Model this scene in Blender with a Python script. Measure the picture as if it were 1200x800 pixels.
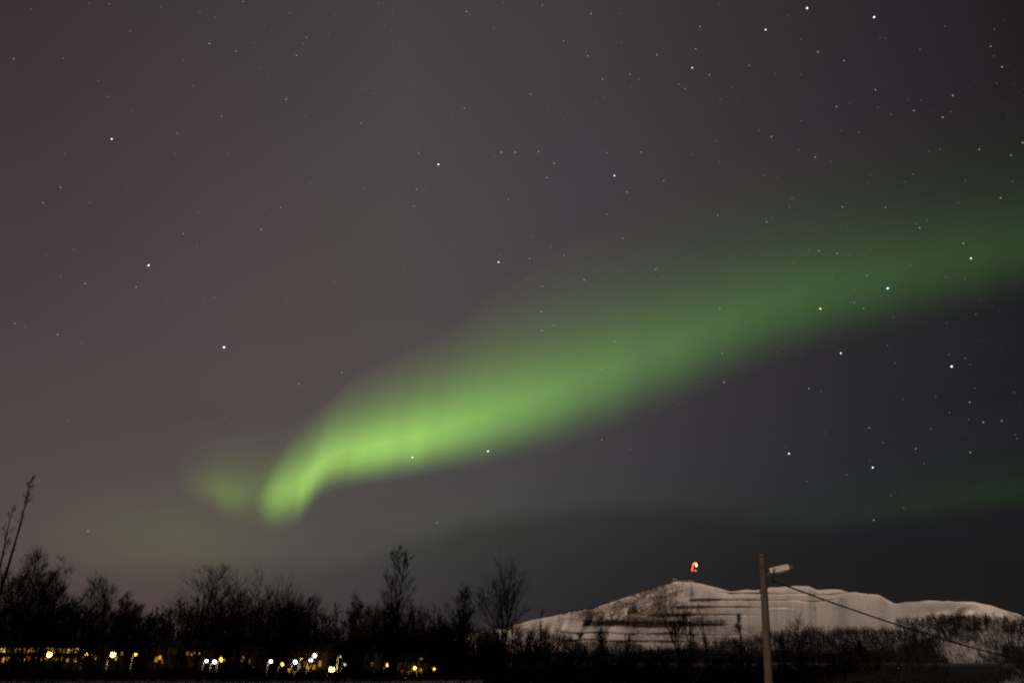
import bpy, bmesh, math, random
import numpy as np
from mathutils import Vector, Matrix

# ------------------------------------------------------------------ scene, camera, sky, light
sc = bpy.context.scene
for o in list(bpy.data.objects):
    bpy.data.objects.remove(o)
col = sc.collection
R = math.radians

PITCH = math.atan(375.0 / 924.0)          # camera tilts up so that the horizon lies near the bottom edge
CAM = Vector((0.0, 0.0, 1.5))
camd = bpy.data.cameras.new('camera')
camd.sensor_width = 36.0
camd.lens = 36.0 * 924.0 / 1200.0
camd.clip_start = 0.1
camd.clip_end = 30000.0
cam = bpy.data.objects.new('camera', camd)
cam.location = CAM
cam.rotation_euler = (R(90) + PITCH, 0, 0)
col.objects.link(cam)
sc.camera = cam

vs = sc.view_settings
vs.view_transform = 'Standard'
vs.look = 'None'
vs.exposure = 0.0
vs.gamma = 1.0
vs.use_curve_mapping = False
sc.render.engine = 'CYCLES'
sc.cycles.max_bounces = 5
sc.cycles.diffuse_bounces = 2
sc.cycles.transparent_max_bounces = 12
sc.cycles.filter_width = 2.2
sc.cycles.use_denoising = False
sc.cycles.sample_clamp_indirect = 0.5
sc.cycles.sample_clamp_direct = 12.0

SUN_EL, SUN_AZ = 10.0, 215.0               # warm low light from behind the camera, to its left
sund = bpy.data.lights.new('low_warm_light', 'SUN')
sund.energy = 1.5
sund.angle = R(0.5)
sund.color = (1.0, 0.72, 0.51)
suno = bpy.data.objects.new('low_warm_light', sund)
_sd = Vector((math.sin(R(SUN_AZ)) * math.cos(R(SUN_EL)), math.cos(R(SUN_AZ)) * math.cos(R(SUN_EL)), math.sin(R(SUN_EL))))
suno.rotation_euler = (-_sd).to_track_quat('-Z', 'Y').to_euler()
col.objects.link(suno)


def lin(c):
    return tuple((v / 255.0 / 12.92) if v / 255.0 <= 0.04045 else ((v / 255.0 + 0.055) / 1.055) ** 2.4 for v in c)


class G:
    """small helper that wires shader nodes"""
    def __init__(self, tree):
        self.t = tree
        self.n = tree.nodes
        self.l = tree.links

    def node(self, kind, **kw):
        n = self.n.new(kind)
        for k, v in kw.items():
            setattr(n, k, v)
        return n

    def put(self, sock, v):
        if isinstance(v, bpy.types.NodeSocket):
            self.l.new(v, sock)
        else:
            sock.default_value = v

    def m(self, op, a, b=None, c=None, clamp=False):
        n = self.node('ShaderNodeMath', operation=op, use_clamp=clamp)
        self.put(n.inputs[0], a)
        if b is not None:
            self.put(n.inputs[1], b)
        if c is not None:
            self.put(n.inputs[2], c)
        return n.outputs[0]

    def step(self, v, a, b, lo=0.0, hi=1.0, smooth=True):
        n = self.node('ShaderNodeMapRange', interpolation_type='SMOOTHSTEP' if smooth else 'LINEAR')
        self.put(n.inputs[0], v)
        n.inputs[1].default_value = a
        n.inputs[2].default_value = b
        n.inputs[3].default_value = lo
        n.inputs[4].default_value = hi
        return n.outputs[0]

    def mix(self, f, a, b, blend='MIX'):
        n = self.node('ShaderNodeMix', data_type='RGBA', blend_type=blend)
        self.put(n.inputs[0], f)
        self.put(n.inputs[6], a)
        self.put(n.inputs[7], b)
        return n.outputs[2]

    def ramp(self, f, stops, interp='LINEAR'):
        n = self.node('ShaderNodeValToRGB')
        cr = n.color_ramp
        cr.interpolation = interp
        while len(cr.elements) < len(stops):
            cr.elements.new(0.5)
        for e, (p, c) in zip(cr.elements, stops):
            e.position = p
            e.color = (c[0], c[1], c[2], 1.0)
        self.put(n.inputs[0], f)
        return n.outputs[0]

    def noise(self, vec, scale, detail=4.0, rough=0.55, dim='3D'):
        n = self.node('ShaderNodeTexNoise', noise_dimensions=dim)
        if vec is not None:
            self.put(n.inputs['Vector'], vec)
        n.inputs['Scale'].default_value = scale
        n.inputs['Detail'].default_value = detail
        n.inputs['Roughness'].default_value = rough
        return n.outputs[0]

    def curve(self, v, pts):
        """float curve through pts (x in 0..1)"""
        n = self.node('ShaderNodeFloatCurve')
        self.put(n.inputs[1], v)
        c = n.mapping.curves[0]
        c.points[0].location = pts[0]
        c.points[1].location = pts[-1]
        for p in pts[1:-1]:
            c.points.new(*p)
        n.mapping.update()
        return n.outputs[0]


# --- night sky: brown town glow fading to near black on the right, as a function of compass direction and height only
world = bpy.data.worlds.new('World')
sc.world = world
world.use_nodes = True
g = G(world.node_tree)
g.n.clear()
tc = g.node('ShaderNodeTexCoord')
sep = g.node('ShaderNodeSeparateXYZ')
g.l.new(tc.outputs['Generated'], sep.inputs[0])
dx, dy, dz = sep.outputs
AZ = g.m('MULTIPLY', g.m('ARCTAN2', dx, dy), 180.0 / math.pi)
EL = g.m('MULTIPLY', g.m('ARCSINE', dz), 180.0 / math.pi)
azf = g.step(AZ, -45.0, 45.0, smooth=False)
LEV = [  # elevation: {azimuth: sRGB}
    (0.0, [(-34, (86, 71, 70)), (-20, (82, 68, 69)), (-8, (66, 60, 65)), (4, (46, 44, 47)), (15, (33, 33, 35)), (25, (25, 25, 27)), (34, (18, 18, 20))]),
    (6.0, [(-34, (88, 75, 73)), (-20, (86, 74, 73)), (-8, (74, 70, 73)), (4, (54, 52, 54)), (15, (37, 36, 38)), (25, (27, 27, 29)), (34, (20, 20, 21))]),
    (11.0, [(-34, (84, 72, 73)), (-20, (87, 76, 75)), (-8, (80, 75, 77)), (4, (65, 63, 65)), (15, (50, 49, 51)), (25, (38, 38, 40)), (34, (28, 28, 30))]),
    (20.0, [(-35, (75, 64, 67)), (-20, (84, 73, 75)), (-8, (84, 75, 76)), (4, (73, 68, 70)), (15, (57, 53, 56)), (25, (42, 40, 42)), (35, (32, 31, 33))]),
    (33.0, [(-38, (64, 54, 57)), (-25, (74, 64, 67)), (-10, (79, 70, 72)), (5, (72, 64, 68)), (18, (60, 54, 57)), (30, (47, 42, 45)), (40, (34, 31, 33))]),
    (44.0, [(-42, (56, 46, 50)), (-25, (66, 57, 61)), (-10, (74, 65, 69)), (5, (68, 60, 63)), (20, (56, 49, 52)), (32, (45, 39, 42)), (42, (30, 27, 29))]),
    (75.0, [(-42, (46, 40, 42)), (0, (50, 45, 47)), (42, (34, 31, 33))]),
]
skyc = None
prev = None
for el, row in LEV:
    c = g.ramp(azf, [((a + 45.0) / 90.0, lin(v)) for a, v in row], 'EASE' if False else 'LINEAR')
    if skyc is None:
        skyc = c
    else:
        skyc = g.mix(g.step(EL, prev, el, smooth=False), skyc, c)
    prev = el


def blob(a0, e0, ra, re, amp):
    u = g.m('DIVIDE', g.m('SUBTRACT', AZ, a0), ra)
    v = g.m('DIVIDE', g.m('SUBTRACT', EL, e0), re)
    q = g.m('ADD', g.m('MULTIPLY', u, u), g.m('MULTIPLY', v, v))
    return g.m('MULTIPLY', g.m('POWER', 2.718, g.m('MULTIPLY', q, -1.0)), amp)


nvec = tc.outputs['Generated']
# low veil of cloud: its ragged upper edge is a little lower in the west
nz = g.noise(nvec, 5.0, 3.0, 0.5)
CLOUD = [(-45, 5.2), (-20, 6.0), (-12, 6.8), (-6, 8.3), (-2, 9.4), (3, 9.9), (8, 10.2), (13, 9.9), (18, 9.0), (22, 8.4), (26, 9.0), (31, 9.7), (45, 10.6)]
edge = g.m('MULTIPLY', g.curve(azf, [((a + 45) / 90.0, e / 20.0) for a, e in CLOUD]), 20.0)
edge = g.m('ADD', edge, g.m('MULTIPLY', g.m('SUBTRACT', nz, 0.5), 1.5))
cloud = g.step(g.m('SUBTRACT', EL, edge), -1.3, 0.75, 1.0, 0.0)
cloud = g.m('MULTIPLY', cloud, g.step(AZ, -26.0, 2.0, 0.28, 1.0))
skyc = g.mix(g.m('MULTIPLY', cloud, 0.42), skyc, (0.010, 0.009, 0.0105, 1.0))
# faint greenish glow low in the west
gl = blob(-22.8, 7.4, 6.0, 2.3, 1.0)
gl2 = blob(-13.0, 9.0, 18.0, 3.4, 0.7)
skyc = g.mix(1.0, skyc, g.mix(g.m('MULTIPLY', gl, 1.0), (0, 0, 0, 1), (0.020, 0.027, 0.0, 1.0)), 'ADD')
skyc = g.mix(1.0, skyc, g.mix(gl2, (0, 0, 0, 1), (0.003, 0.013, 0.0, 1.0)), 'ADD')
# wisps of thin dark cloud, very soft
wv = g.node('ShaderNodeMapping')
wv.inputs['Scale'].default_value = (1.0, 1.0, 4.5)
g.l.new(nvec, wv.inputs[0])
wisp = g.noise(wv.outputs[0], 3.2, 4.0, 0.5)
skyc = g.mix(g.m('MULTIPLY', g.step(wisp, 0.5, 0.78), g.step(EL, 6.0, 24.0, 0.20, 0.06)), skyc, (0.03, 0.026, 0.03, 1.0))
# below the horizon the sky is dark
skyc = g.mix(g.step(EL, -3.0, 0.0), (0.01, 0.009, 0.009, 1.0), skyc)
bg = g.node('ShaderNodeBackground')
g.put(bg.inputs[0], skyc)
bg.inputs[1].default_value = 0.95
ns = g.node('ShaderNodeTexSky', sky_type='NISHITA')
ns.sun_disc = False
ns.sun_elevation = R(SUN_EL)
ns.sun_rotation = R(SUN_AZ)
bg2 = g.node('ShaderNodeBackground')
g.l.new(ns.outputs[0], bg2.inputs[0])
bg2.inputs[1].default_value = 0.0004
addb = g.node('ShaderNodeAddShader')
g.l.new(bg.outputs[0], addb.inputs[0])
g.l.new(bg2.outputs[0], addb.inputs[1])
wo = g.node('ShaderNodeOutputWorld')
g.l.new(addb.outputs[0], wo.inputs[0])


# ------------------------------------------------------------------ helpers
def ray(px, py):
    """world direction that the photograph's pixel (1200 x 800) looks along"""
    x, v = (px - 600.0) / 924.0, (400.0 - py) / 924.0
    c, s = math.cos(PITCH), math.sin(PITCH)
    return Vector((x, c - v * s, s + v * c))


def at_y(px, py, depth):
    d = ray(px, py)
    return CAM + d * (depth / d.y)


def at_r(px, py, r):
    return CAM + ray(px, py).normalized() * r


def tag(o, label=None, cat=None, group=None, kind=None):
    if label:
        o['label'] = label
    if cat:
        o['category'] = cat
    if group:
        o['group'] = group
    if kind:
        o['kind'] = kind
    return o


def empty(name, loc, rz=0.0):
    o = bpy.data.objects.new(name, None)
    o.location = loc
    o.rotation_euler = (0, 0, rz)
    o.empty_display_size = 0.3
    col.objects.link(o)
    return o


def link(name, me, parent=None, loc=None):
    o = bpy.data.objects.new(name, me)
    if parent is not None:
        o.parent = parent
    if loc is not None:
        o.location = loc
    col.objects.link(o)
    return o


def copy_tree(o, parent=None):
    c = o.copy()
    col.objects.link(c)
    if parent is not None:
        c.parent = parent
    for ch in list(o.children):
        copy_tree(ch, c)
    return c


def mesh_np(name, verts, faces, m, smooth=True):
    """mesh from numpy arrays, all faces with the same number of corners"""
    me = bpy.data.meshes.new(name)
    verts = np.asarray(verts, dtype=np.float32)
    faces = np.asarray(faces, dtype=np.int32)
    k = faces.shape[1]
    me.vertices.add(len(verts))
    me.vertices.foreach_set('co', verts.ravel())
    me.loops.add(faces.size)
    me.loops.foreach_set('vertex_index', faces.ravel())
    me.polygons.add(len(faces))
    me.polygons.foreach_set('loop_start', np.arange(0, faces.size, k, dtype=np.int32))
    me.polygons.foreach_set('use_smooth', np.full(len(faces), smooth, dtype=bool))
    me.update(calc_edges=True)
    if m:
        me.materials.append(m)
    return me


def prisms(segs, sides=3):
    """segs: list of (x0,y0,z0,x1,y1,z1,r0,r1) -> verts, faces of tapered tubes"""
    a = np.asarray(segs, dtype=np.float64)
    p0, p1, r0, r1 = a[:, 0:3], a[:, 3:6], a[:, 6], a[:, 7]
    d = p1 - p0
    d /= np.maximum(np.linalg.norm(d, axis=1, keepdims=True), 1e-9)
    ref = np.where(np.abs(d[:, 2:3]) < 0.9, np.array([[0, 0, 1.0]]), np.array([[1.0, 0, 0]]))
    u = np.cross(d, ref)
    u /= np.linalg.norm(u, axis=1, keepdims=True)
    v = np.cross(d, u)
    n = len(a)
    V = np.empty((n, 2 * sides, 3))
    for k in range(sides):
        t = 2 * math.pi * k / sides
        o = u * math.cos(t) + v * math.sin(t)
        V[:, k] = p0 + o * r0[:, None]
        V[:, sides + k] = p1 + o * r1[:, None]
    F = np.empty((n, sides, 4), dtype=np.int64)
    base = np.arange(n)[:, None] * (2 * sides)
    for k in range(sides):
        k2 = (k + 1) % sides
        F[:, k] = base + np.array([[k, k2, sides + k2, sides + k]])
    return V.reshape(-1, 3), F.reshape(-1, 4)


def bm_mesh(name, bm, m, smooth=False):
    me = bpy.data.meshes.new(name)
    bm.normal_update()
    bm.to_mesh(me)
    bm.free()
    if m:
        me.materials.append(m)
    for p in me.polygons:
        p.use_smooth = smooth
    return me


def add_box(bm, x0, x1, y0, y1, z0, z1, bevel=0.0):
    r = bmesh.ops.create_cube(bm, size=1.0)
    vsx = r['verts']
    for v in vsx:
        v.co = Vector(((x0 + x1) / 2 + v.co.x * (x1 - x0), (y0 + y1) / 2 + v.co.y * (y1 - y0), (z0 + z1) / 2 + v.co.z * (z1 - z0)))
    if bevel:
        es = list({e for v in vsx for e in v.link_edges})
        bmesh.ops.bevel(bm, geom=es, offset=bevel, segments=2, affect='EDGES', profile=0.5)


def add_tube(bm, pts, radii, sides=8, caps=True):
    """one swept tube through pts"""
    pts = [Vector(p) for p in pts]
    if not isinstance(radii, (list, tuple)):
        radii = [radii] * len(pts)
    rings = []
    for i, p in enumerate(pts):
        d = (pts[min(i + 1, len(pts) - 1)] - pts[max(i - 1, 0)]).normalized()
        ref = Vector((0, 0, 1)) if abs(d.z) < 0.9 else Vector((1, 0, 0))
        u = d.cross(ref).normalized()
        v = d.cross(u)
        rings.append([bm.verts.new(p + (u * math.cos(2 * math.pi * k / sides) + v * math.sin(2 * math.pi * k / sides)) * radii[i]) for k in range(sides)])
    for a, b in zip(rings, rings[1:]):
        for k in range(sides):
            bm.faces.new((a[k], a[(k + 1) % sides], b[(k + 1) % sides], b[k]))
    if caps:
        bm.faces.new(list(reversed(rings[0])))
        bm.faces.new(rings[-1])


# ------------------------------------------------------------------ materials
def mat(name, build):
    m = bpy.data.materials.new(name)
    m.use_nodes = True
    h = G(m.node_tree)
    h.n.clear()
    out = h.node('ShaderNodeOutputMaterial')
    sh = build(h)
    h.l.new(sh, out.inputs[0])
    return m


def principled(h, color, rough=0.8, bump=None, metallic=0.0):
    p = h.node('ShaderNodeBsdfPrincipled')
    h.put(p.inputs['Base Color'], color if isinstance(color, bpy.types.NodeSocket) else (*color, 1.0))
    h.put(p.inputs['Roughness'], rough)
    p.inputs['Metallic'].default_value = metallic
    p.inputs['Specular IOR Level'].default_value = 0.25
    if bump is not None:
        b = h.node('ShaderNodeBump')
        b.inputs['Strength'].default_value = bump[1]
        b.inputs['Distance'].default_value = bump[2]
        h.put(b.inputs['Height'], bump[0])
        h.l.new(b.outputs[0], p.inputs['Normal'])
    return p.outputs[0]


def obj_co(h):
    return h.node('ShaderNodeTexCoord').outputs['Object']


def plain(name, c0, c1, scale, rough=0.8, bump=0.0, metallic=0.0):
    def b(h):
        n = h.noise(obj_co(h), scale, 5.0, 0.6)
        c = h.mix(h.step(n, 0.35, 0.65), (*c0, 1.0), (*c1, 1.0))
        return principled(h, c, rough, (n, bump, 0.02) if bump else None, metallic)
    return mat(name, b)


def glow(name, color, strength, light=False):
    def b(h):
        e = h.node('ShaderNodeEmission')
        e.inputs[0].default_value = (*color, 1.0)
        e.inputs[1].default_value = strength
        return e.outputs[0]
    m = mat(name, b)
    m.cycles.emission_sampling = 'FRONT' if light else 'NONE'
    return m


M_bark = plain('dark_birch_bark', (0.016, 0.012, 0.011), (0.034, 0.026, 0.022), 3.0, 0.95)
M_twig = plain('dark_twigs', (0.014, 0.011, 0.010), (0.026, 0.020, 0.018), 1.0, 0.95)
M_scrub = plain('hillside_birch_bark', (0.006, 0.0045, 0.0045), (0.014, 0.0105, 0.0105), 0.2, 0.95)


def pole_wood(h):
    mp = h.node('ShaderNodeMapping')
    mp.inputs['Scale'].default_value = (9.0, 9.0, 0.7)
    h.l.new(obj_co(h), mp.inputs[0])
    n = h.noise(mp.outputs[0], 3.0, 6.0, 0.6)
    c = h.mix(h.step(n, 0.3, 0.7), (0.042, 0.034, 0.029, 1), (0.115, 0.094, 0.08, 1))
    return principled(h, c, 0.9, (n, 0.5, 0.02))


M_pole = mat('weathered_pole_wood', pole_wood)
M_black = plain('black_rubber_cable', (0.012, 0.011, 0.011), (0.022, 0.02, 0.02), 8.0, 0.7)
M_alu = plain('dull_grey_aluminium', (0.50, 0.50, 0.51), (0.64, 0.64, 0.65), 6.0, 0.6)
M_dkmetal = plain('dark_galvanised_steel', (0.07, 0.065, 0.06), (0.12, 0.11, 0.105), 7.0, 0.6)
M_lens = plain('dusty_lamp_glass', (0.22, 0.22, 0.23), (0.30, 0.30, 0.31), 5.0, 0.25)
M_post = plain('white_painted_post', (0.70, 0.68, 0.64), (0.82, 0.80, 0.77), 4.0, 0.6)
M_wall = plain('ochre_stained_cladding', (0.11, 0.08, 0.05), (0.18, 0.13, 0.09), 2.0, 0.85)
M_roof = plain('dark_tarred_roof', (0.03, 0.03, 0.032), (0.06, 0.06, 0.062), 0.8, 0.9)
M_hut = plain('pale_hut_cladding', (0.16, 0.15, 0.14), (0.26, 0.24, 0.22), 1.0, 0.85)
M_frame = plain('dark_window_frame', (0.03, 0.025, 0.02), (0.05, 0.04, 0.035), 5.0, 0.7)


# ------------------------------------------------------------------ terrain
def sstep(x, a, b):
    t = np.clip((np.asarray(x, dtype=float) - a) / (b - a), 0, 1)
    return t * t * (3 - 2 * t)


_rs = np.random.RandomState(5)
_waves = [(_rs.uniform(0.02, 0.5), _rs.uniform(0, 6.28), _rs.uniform(0, 6.28)) for _ in range(26)]


def wob(x, y):
    s = 0
    for f, a, p in _waves:
        s = s + np.sin((x * math.cos(a) + y * math.sin(a)) * f + p) / (1.0 + 14 * f)
    return s * 0.25


def ground_z(x, y):
    """plateau round the camera, a dip with the village in it, then level again"""
    x = np.asarray(x, dtype=float)
    y = np.asarray(y, dtype=float)
    dip = sstep(y, 86, 112) * (1 - sstep(y, 150, 182)) * -7.0
    dip = dip * (1 - 0.7 * sstep(x, 30, 70))
    far = sstep(y, 160, 200) * 1.0
    near = np.clip(1.0 - np.hypot(x, y) / 12.0, 0, 1)
    # added unseen ridge shades the foreground; its gully is shaped to light the pole
    rise = sstep(-y, 22, 86) * (1 - sstep(-y, 92, 128)) * 60.0
    gu = np.abs(x - 0.70 * (y - 31.0) - 10.0)
    light_gap = 1 - 0.85 * (1 - sstep(gu, 4.0, 12.0))
    rise = rise * light_gap
    return dip + rise + far + wob(x, y) * 0.35 * (1 - near)


def axis(lim, fine, n1):
    a = np.arange(-fine, fine + 0.01, n1)
    b = np.geomspace(fine + n1, lim, 26)
    return np.concatenate([-b[::-1], a, b])


def snow_ground(h):
    co = obj_co(h)
    n1 = h.noise(co, 0.35, 6.0, 0.6)
    n2 = h.noise(co, 3.0, 6.0, 0.65)
    n3 = h.noise(co, 0.9, 4.0, 0.7)
    c = h.mix(h.step(n1, 0.3, 0.7), (0.62, 0.62, 0.66, 1), (0.8, 0.8, 0.82, 1))
    c = h.mix(h.step(n3, 0.60, 0.68), c, (0.07, 0.055, 0.045, 1))
    sx = h.node('ShaderNodeSeparateXYZ')
    h.l.new(co, sx.inputs[0])
    hy = h.m('ADD', sx.outputs[1], h.m('MULTIPLY', n1, 14.0))
    # an open snowy run leads across the heath towards the east shoulder of the hill
    off = h.m('ABSOLUTE', h.m('SUBTRACT', sx.outputs[0], h.m('MULTIPLY', sx.outputs[1], 0.625)))
    run = h.step(h.m('ADD', off, h.m('MULTIPLY', n1, 10.0)), 8.0, 15.0)
    c = h.mix(h.m('MULTIPLY', h.m('MULTIPLY', h.step(hy, 84.0, 92.0), h.step(n2, 0.30, 0.62, 1.0, 0.75)), run), c, (0.035, 0.027, 0.024, 1))
    s = h.m('ADD', n1, h.m('MULTIPLY', n2, 0.3))
    return principled(h, c, 0.75, (s, 0.5, 0.4))


M_snow = mat('trampled_snow_with_heath', snow_ground)
gx, gy = axis(9000, 130, 2.5), axis(9000, 230, 2.5)
GX, GY = np.meshgrid(gx, gy)
GZ = ground_z(GX, GY)
nx, ny = len(gx), len(gy)
ii = np.arange(nx * ny).reshape(ny, nx)
gf = np.stack([ii[:-1, :-1], ii[:-1, 1:], ii[1:, 1:], ii[1:, :-1]], -1).reshape(-1, 4)
ground = link('ground', mesh_np('ground', np.stack([GX, GY, GZ], -1).reshape(-1, 3), gf, M_snow))
tag(ground, kind='structure')

# the terraced hill: a real relief between 300 m and 760 m away
RIDGE = np.array([(440, 792), (480, 775), (505, 758), (540, 745), (585, 735), (634, 725), (668, 717), (695, 712), (717, 705), (740, 698), (762, 691),
                  (785, 683), (792, 680.5), (812, 682), (829, 685), (842, 688.5), (855, 692), (867, 692), (880, 691.5), (893, 690.5), (907, 687.5), (931, 685.7),
                  (948, 686), (957, 690.6), (984, 690.6), (996, 694), (1029, 696), (1035, 699), (1048, 706), (1065, 705), (1088, 703.7),
                  (1135, 704.5), (1158, 708), (1184, 716), (1200, 722), (1240, 735), (1300, 752), (1400, 772), (1500, 785)], dtype=float)
# benches: (photo row, left column, right column, dark bank height in rows, berm depth in metres)
BENCH = [(694.8, 850, 990, 1.76, 10), (702.5, 812, 985, 2.03, 12), (711.0, 797, 930, 2.03, 12), (720.0, 768, 890, 1.89, 12), (731.0, 690, 850, 3.0, 14),
         (742.5, 655, 870, 1.89, 14), (751.0, 655, 850, 2.16, 14)]
hxs = np.concatenate([np.arange(440, 560, 4.0), np.arange(560, 1240, 1.7), np.arange(1240, 1501, 6.0)])
NR = 300
_rn = np.random.RandomState(11)
_hw = [(_rn.uniform(0.02, 0.22), _rn.uniform(0, 6.28)) for _ in range(18)]


def hwob(x):
    return sum(math.sin(x * f + p) / (1 + 22 * f) for f, p in _hw)


HV = np.zeros((NR + 4, len(hxs), 3))
ROCK = np.zeros((NR + 4, len(hxs)))
YY = np.zeros((NR, len(hxs)))
cp, sp = math.cos(PITCH), math.sin(PITCH)
for j, hx in enumerate(hxs):
    yr = np.interp(hx, RIDGE[:, 0], RIDGE[:, 1]) + 0.35 * hwob(hx * 2.3)
    # rows run from the foot (row 830) to the ridge; benches add flat depth without rise
    y0 = 830.0
    ys = np.linspace(y0, yr, NR)
    YY[:, j] = ys
    t = (y0 - ys) / max(y0 - yr, 1e-3)
    ridge_d = 760.0 - 0.0002 * (hx - 850) ** 2 - 60 * float(sstep(hx, 1040, 1090))
    dd = 330 + (ridge_d - 330) * (1 - (1 - t) ** 1.45)
    dens = np.gradient(dd)
    for (by, xa, xb, bh, bd) in BENCH:
        w = float(sstep(hx, xa - 14, xa + 8) * (1 - sstep(hx, xb - 14, xb + 14)))
        if w <= 0:
            continue
        yb = by + 0.5 * hwob(hx * 0.7 + by) + 0.012 * (hx - (xa + xb) / 2) * (1 if by > 725 else -0.3)
        # bank: almost no depth while the row climbs bh; just above it a berm of bd metres
        inb = (ys > yb - bh / 2) & (ys < yb + bh / 2)
        dens = np.where(inb, dens * (1 - 0.93 * w), dens)
        berm = np.exp(-((ys - (yb - bh / 2 - 0.35)) / 0.28) ** 2)
        if berm.sum() > 0:
            dens = dens + w * bd * berm / berm.sum()
    dd = 330 + np.cumsum(dens) * (ridge_d - 330) / dens.sum()
    # surface roughness: gullies and knolls, stronger on the natural western flank and on the east shoulder
    rough = 1.0 - float(sstep(hx, 790, 830)) * (1 - float(sstep(hx, 1040, 1075)))
    gul = np.array([hwob(hx * 0.9 + 3.1 + 0.010 * (y - 700)) * 7 + hwob(hx * 2.1 + y * 0.8) * 5 + hwob(y * 2.3 + hx * 0.6) * 4 for y in ys])
    dd = dd + gul * (0.25 + 0.85 * rough) * (1 - 0.85 * sstep(t, 0.88, 1.0)) * (0.35 if rough < 0.5 else 1.0)
    v = (400.0 - ys) / 924.0
    X = np.full(NR, (hx - 600.0) / 924.0)
    Y = cp - v * sp
    Z = sp + v * cp
    k = dd / np.hypot(X, Y)
    HV[:NR, j, 0] = X * k
    HV[:NR, j, 1] = Y * k
    HV[:NR, j, 2] = CAM.z + Z * k
    top = HV[NR - 1, j]
    rad = np.array([top[0], top[1]]) / np.hypot(top[0], top[1])
    for q, (dr, dzz) in enumerate([(8, -0.4), (40, -6), (140, -40), (320, -110)]):
        HV[NR + q, j, :2] = top[:2] + rad * dr
        HV[NR + q, j, 2] = max(top[2] + dzz, -12)
    # how much bare rock and heath shows through the snow
    r = np.full(NR, 0.0)
    west = 1 - sstep(hx, 770, 845)
    r += 0.55 * west * (1 - 0.55 * sstep(ys, 732, 742)) * (0.75 + 0.25 * sstep(hx, 640, 700))
    r += 0.13 * math.exp(-((hx - 805) / 26.0) ** 2) * np.exp(-((ys - 698) / 13.0) ** 2)
    r += 0.62 * sstep(ys, 740 + 12 * (1 - sstep(hx, 800, 900)), 768) * sstep(hx, 720, 830) * (1 - sstep(hx, 1085, 1105) * sstep(ys, 746, 752))
    r += 0.35 * sstep(ys, 755, 766) * (1 - sstep(hx, 800, 840))
    r += 0.4 * sstep(ys, 764, 770) * (1 - sstep(hx, 1080, 1100))
    r += 0.30 * sstep(hx, 1042, 1080) * (0.75 + 0.5 * sstep(ys, 712, 722))
    # bare dark strips along the banks and the quarry face in the west ridge
    ROCK[:NR, j] = np.clip(r, 0, 1)
    ROCK[NR:, j] = ROCK[NR - 1, j]
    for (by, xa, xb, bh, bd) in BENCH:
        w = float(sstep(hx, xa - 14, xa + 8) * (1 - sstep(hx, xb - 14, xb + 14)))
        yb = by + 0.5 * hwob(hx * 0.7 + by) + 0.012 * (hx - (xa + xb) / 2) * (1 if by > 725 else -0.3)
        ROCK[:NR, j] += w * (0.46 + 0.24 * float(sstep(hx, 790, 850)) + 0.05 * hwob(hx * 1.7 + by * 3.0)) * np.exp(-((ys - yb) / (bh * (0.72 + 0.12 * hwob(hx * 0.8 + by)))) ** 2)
hi = np.arange((NR + 4) * len(hxs)).reshape(NR + 4, len(hxs))
hf = np.stack([hi[:-1, :-1], hi[:-1, 1:], hi[1:, 1:], hi[1:, :-1]], -1).reshape(-1, 4)


def hill_mat(h):
    co = obj_co(h)
    at = h.node('ShaderNodeAttribute', attribute_name='bareness')
    bare = at.outputs['Fac']
    n1 = h.noise(co, 0.045, 8.0, 0.68)
    n2 = h.noise(co, 0.25, 6.0, 0.7)
    n3 = h.noise(co, 0.012, 4.0, 0.6)
    n4 = h.noise(co, 0.6, 4.0, 0.7)
    s = h.m('ADD', h.m('ADD', h.m('MULTIPLY', n1, 0.42), h.m('MULTIPLY', n2, 0.33)), h.m('MULTIPLY', n4, 0.25))
    thr = h.m('SUBTRACT', 0.78, h.m('MULTIPLY', bare, 0.55))
    f = h.step(h.m('SUBTRACT', s, thr), -0.05, 0.06)
    snow = h.mix(h.step(n3, 0.35, 0.65), (0.66, 0.66, 0.68, 1), (0.82, 0.82, 0.83, 1))
    rock = h.mix(h.step(n2, 0.35, 0.65), (0.035, 0.028, 0.026, 1), (0.11, 0.085, 0.07, 1))
    pale = h.mix(h.step(n4, 0.35, 0.65), (0.15, 0.125, 0.11, 1), (0.34, 0.30, 0.27, 1))
    rock = h.mix(h.step(bare, 0.50, 0.72), pale, rock)
    return principled(h, h.mix(f, snow, rock), 0.85, (s, 0.7, 1.6))


M_hill = mat('snow_and_bare_rock', hill_mat)
hme = mesh_np('hill', HV.reshape(-1, 3), hf, M_hill)
a = hme.attributes.new('bareness', 'FLOAT', 'POINT')
a.data.foreach_set('value', ROCK.astype(np.float32).ravel())
hill = link('hill', hme)
tag(hill, kind='structure')


def hill_point(px, py):
    j = int(np.argmin(np.abs(hxs - px)))
    i = int(np.argmin(np.abs(YY[:, j] - py)))
    return HV[i, j]


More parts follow.
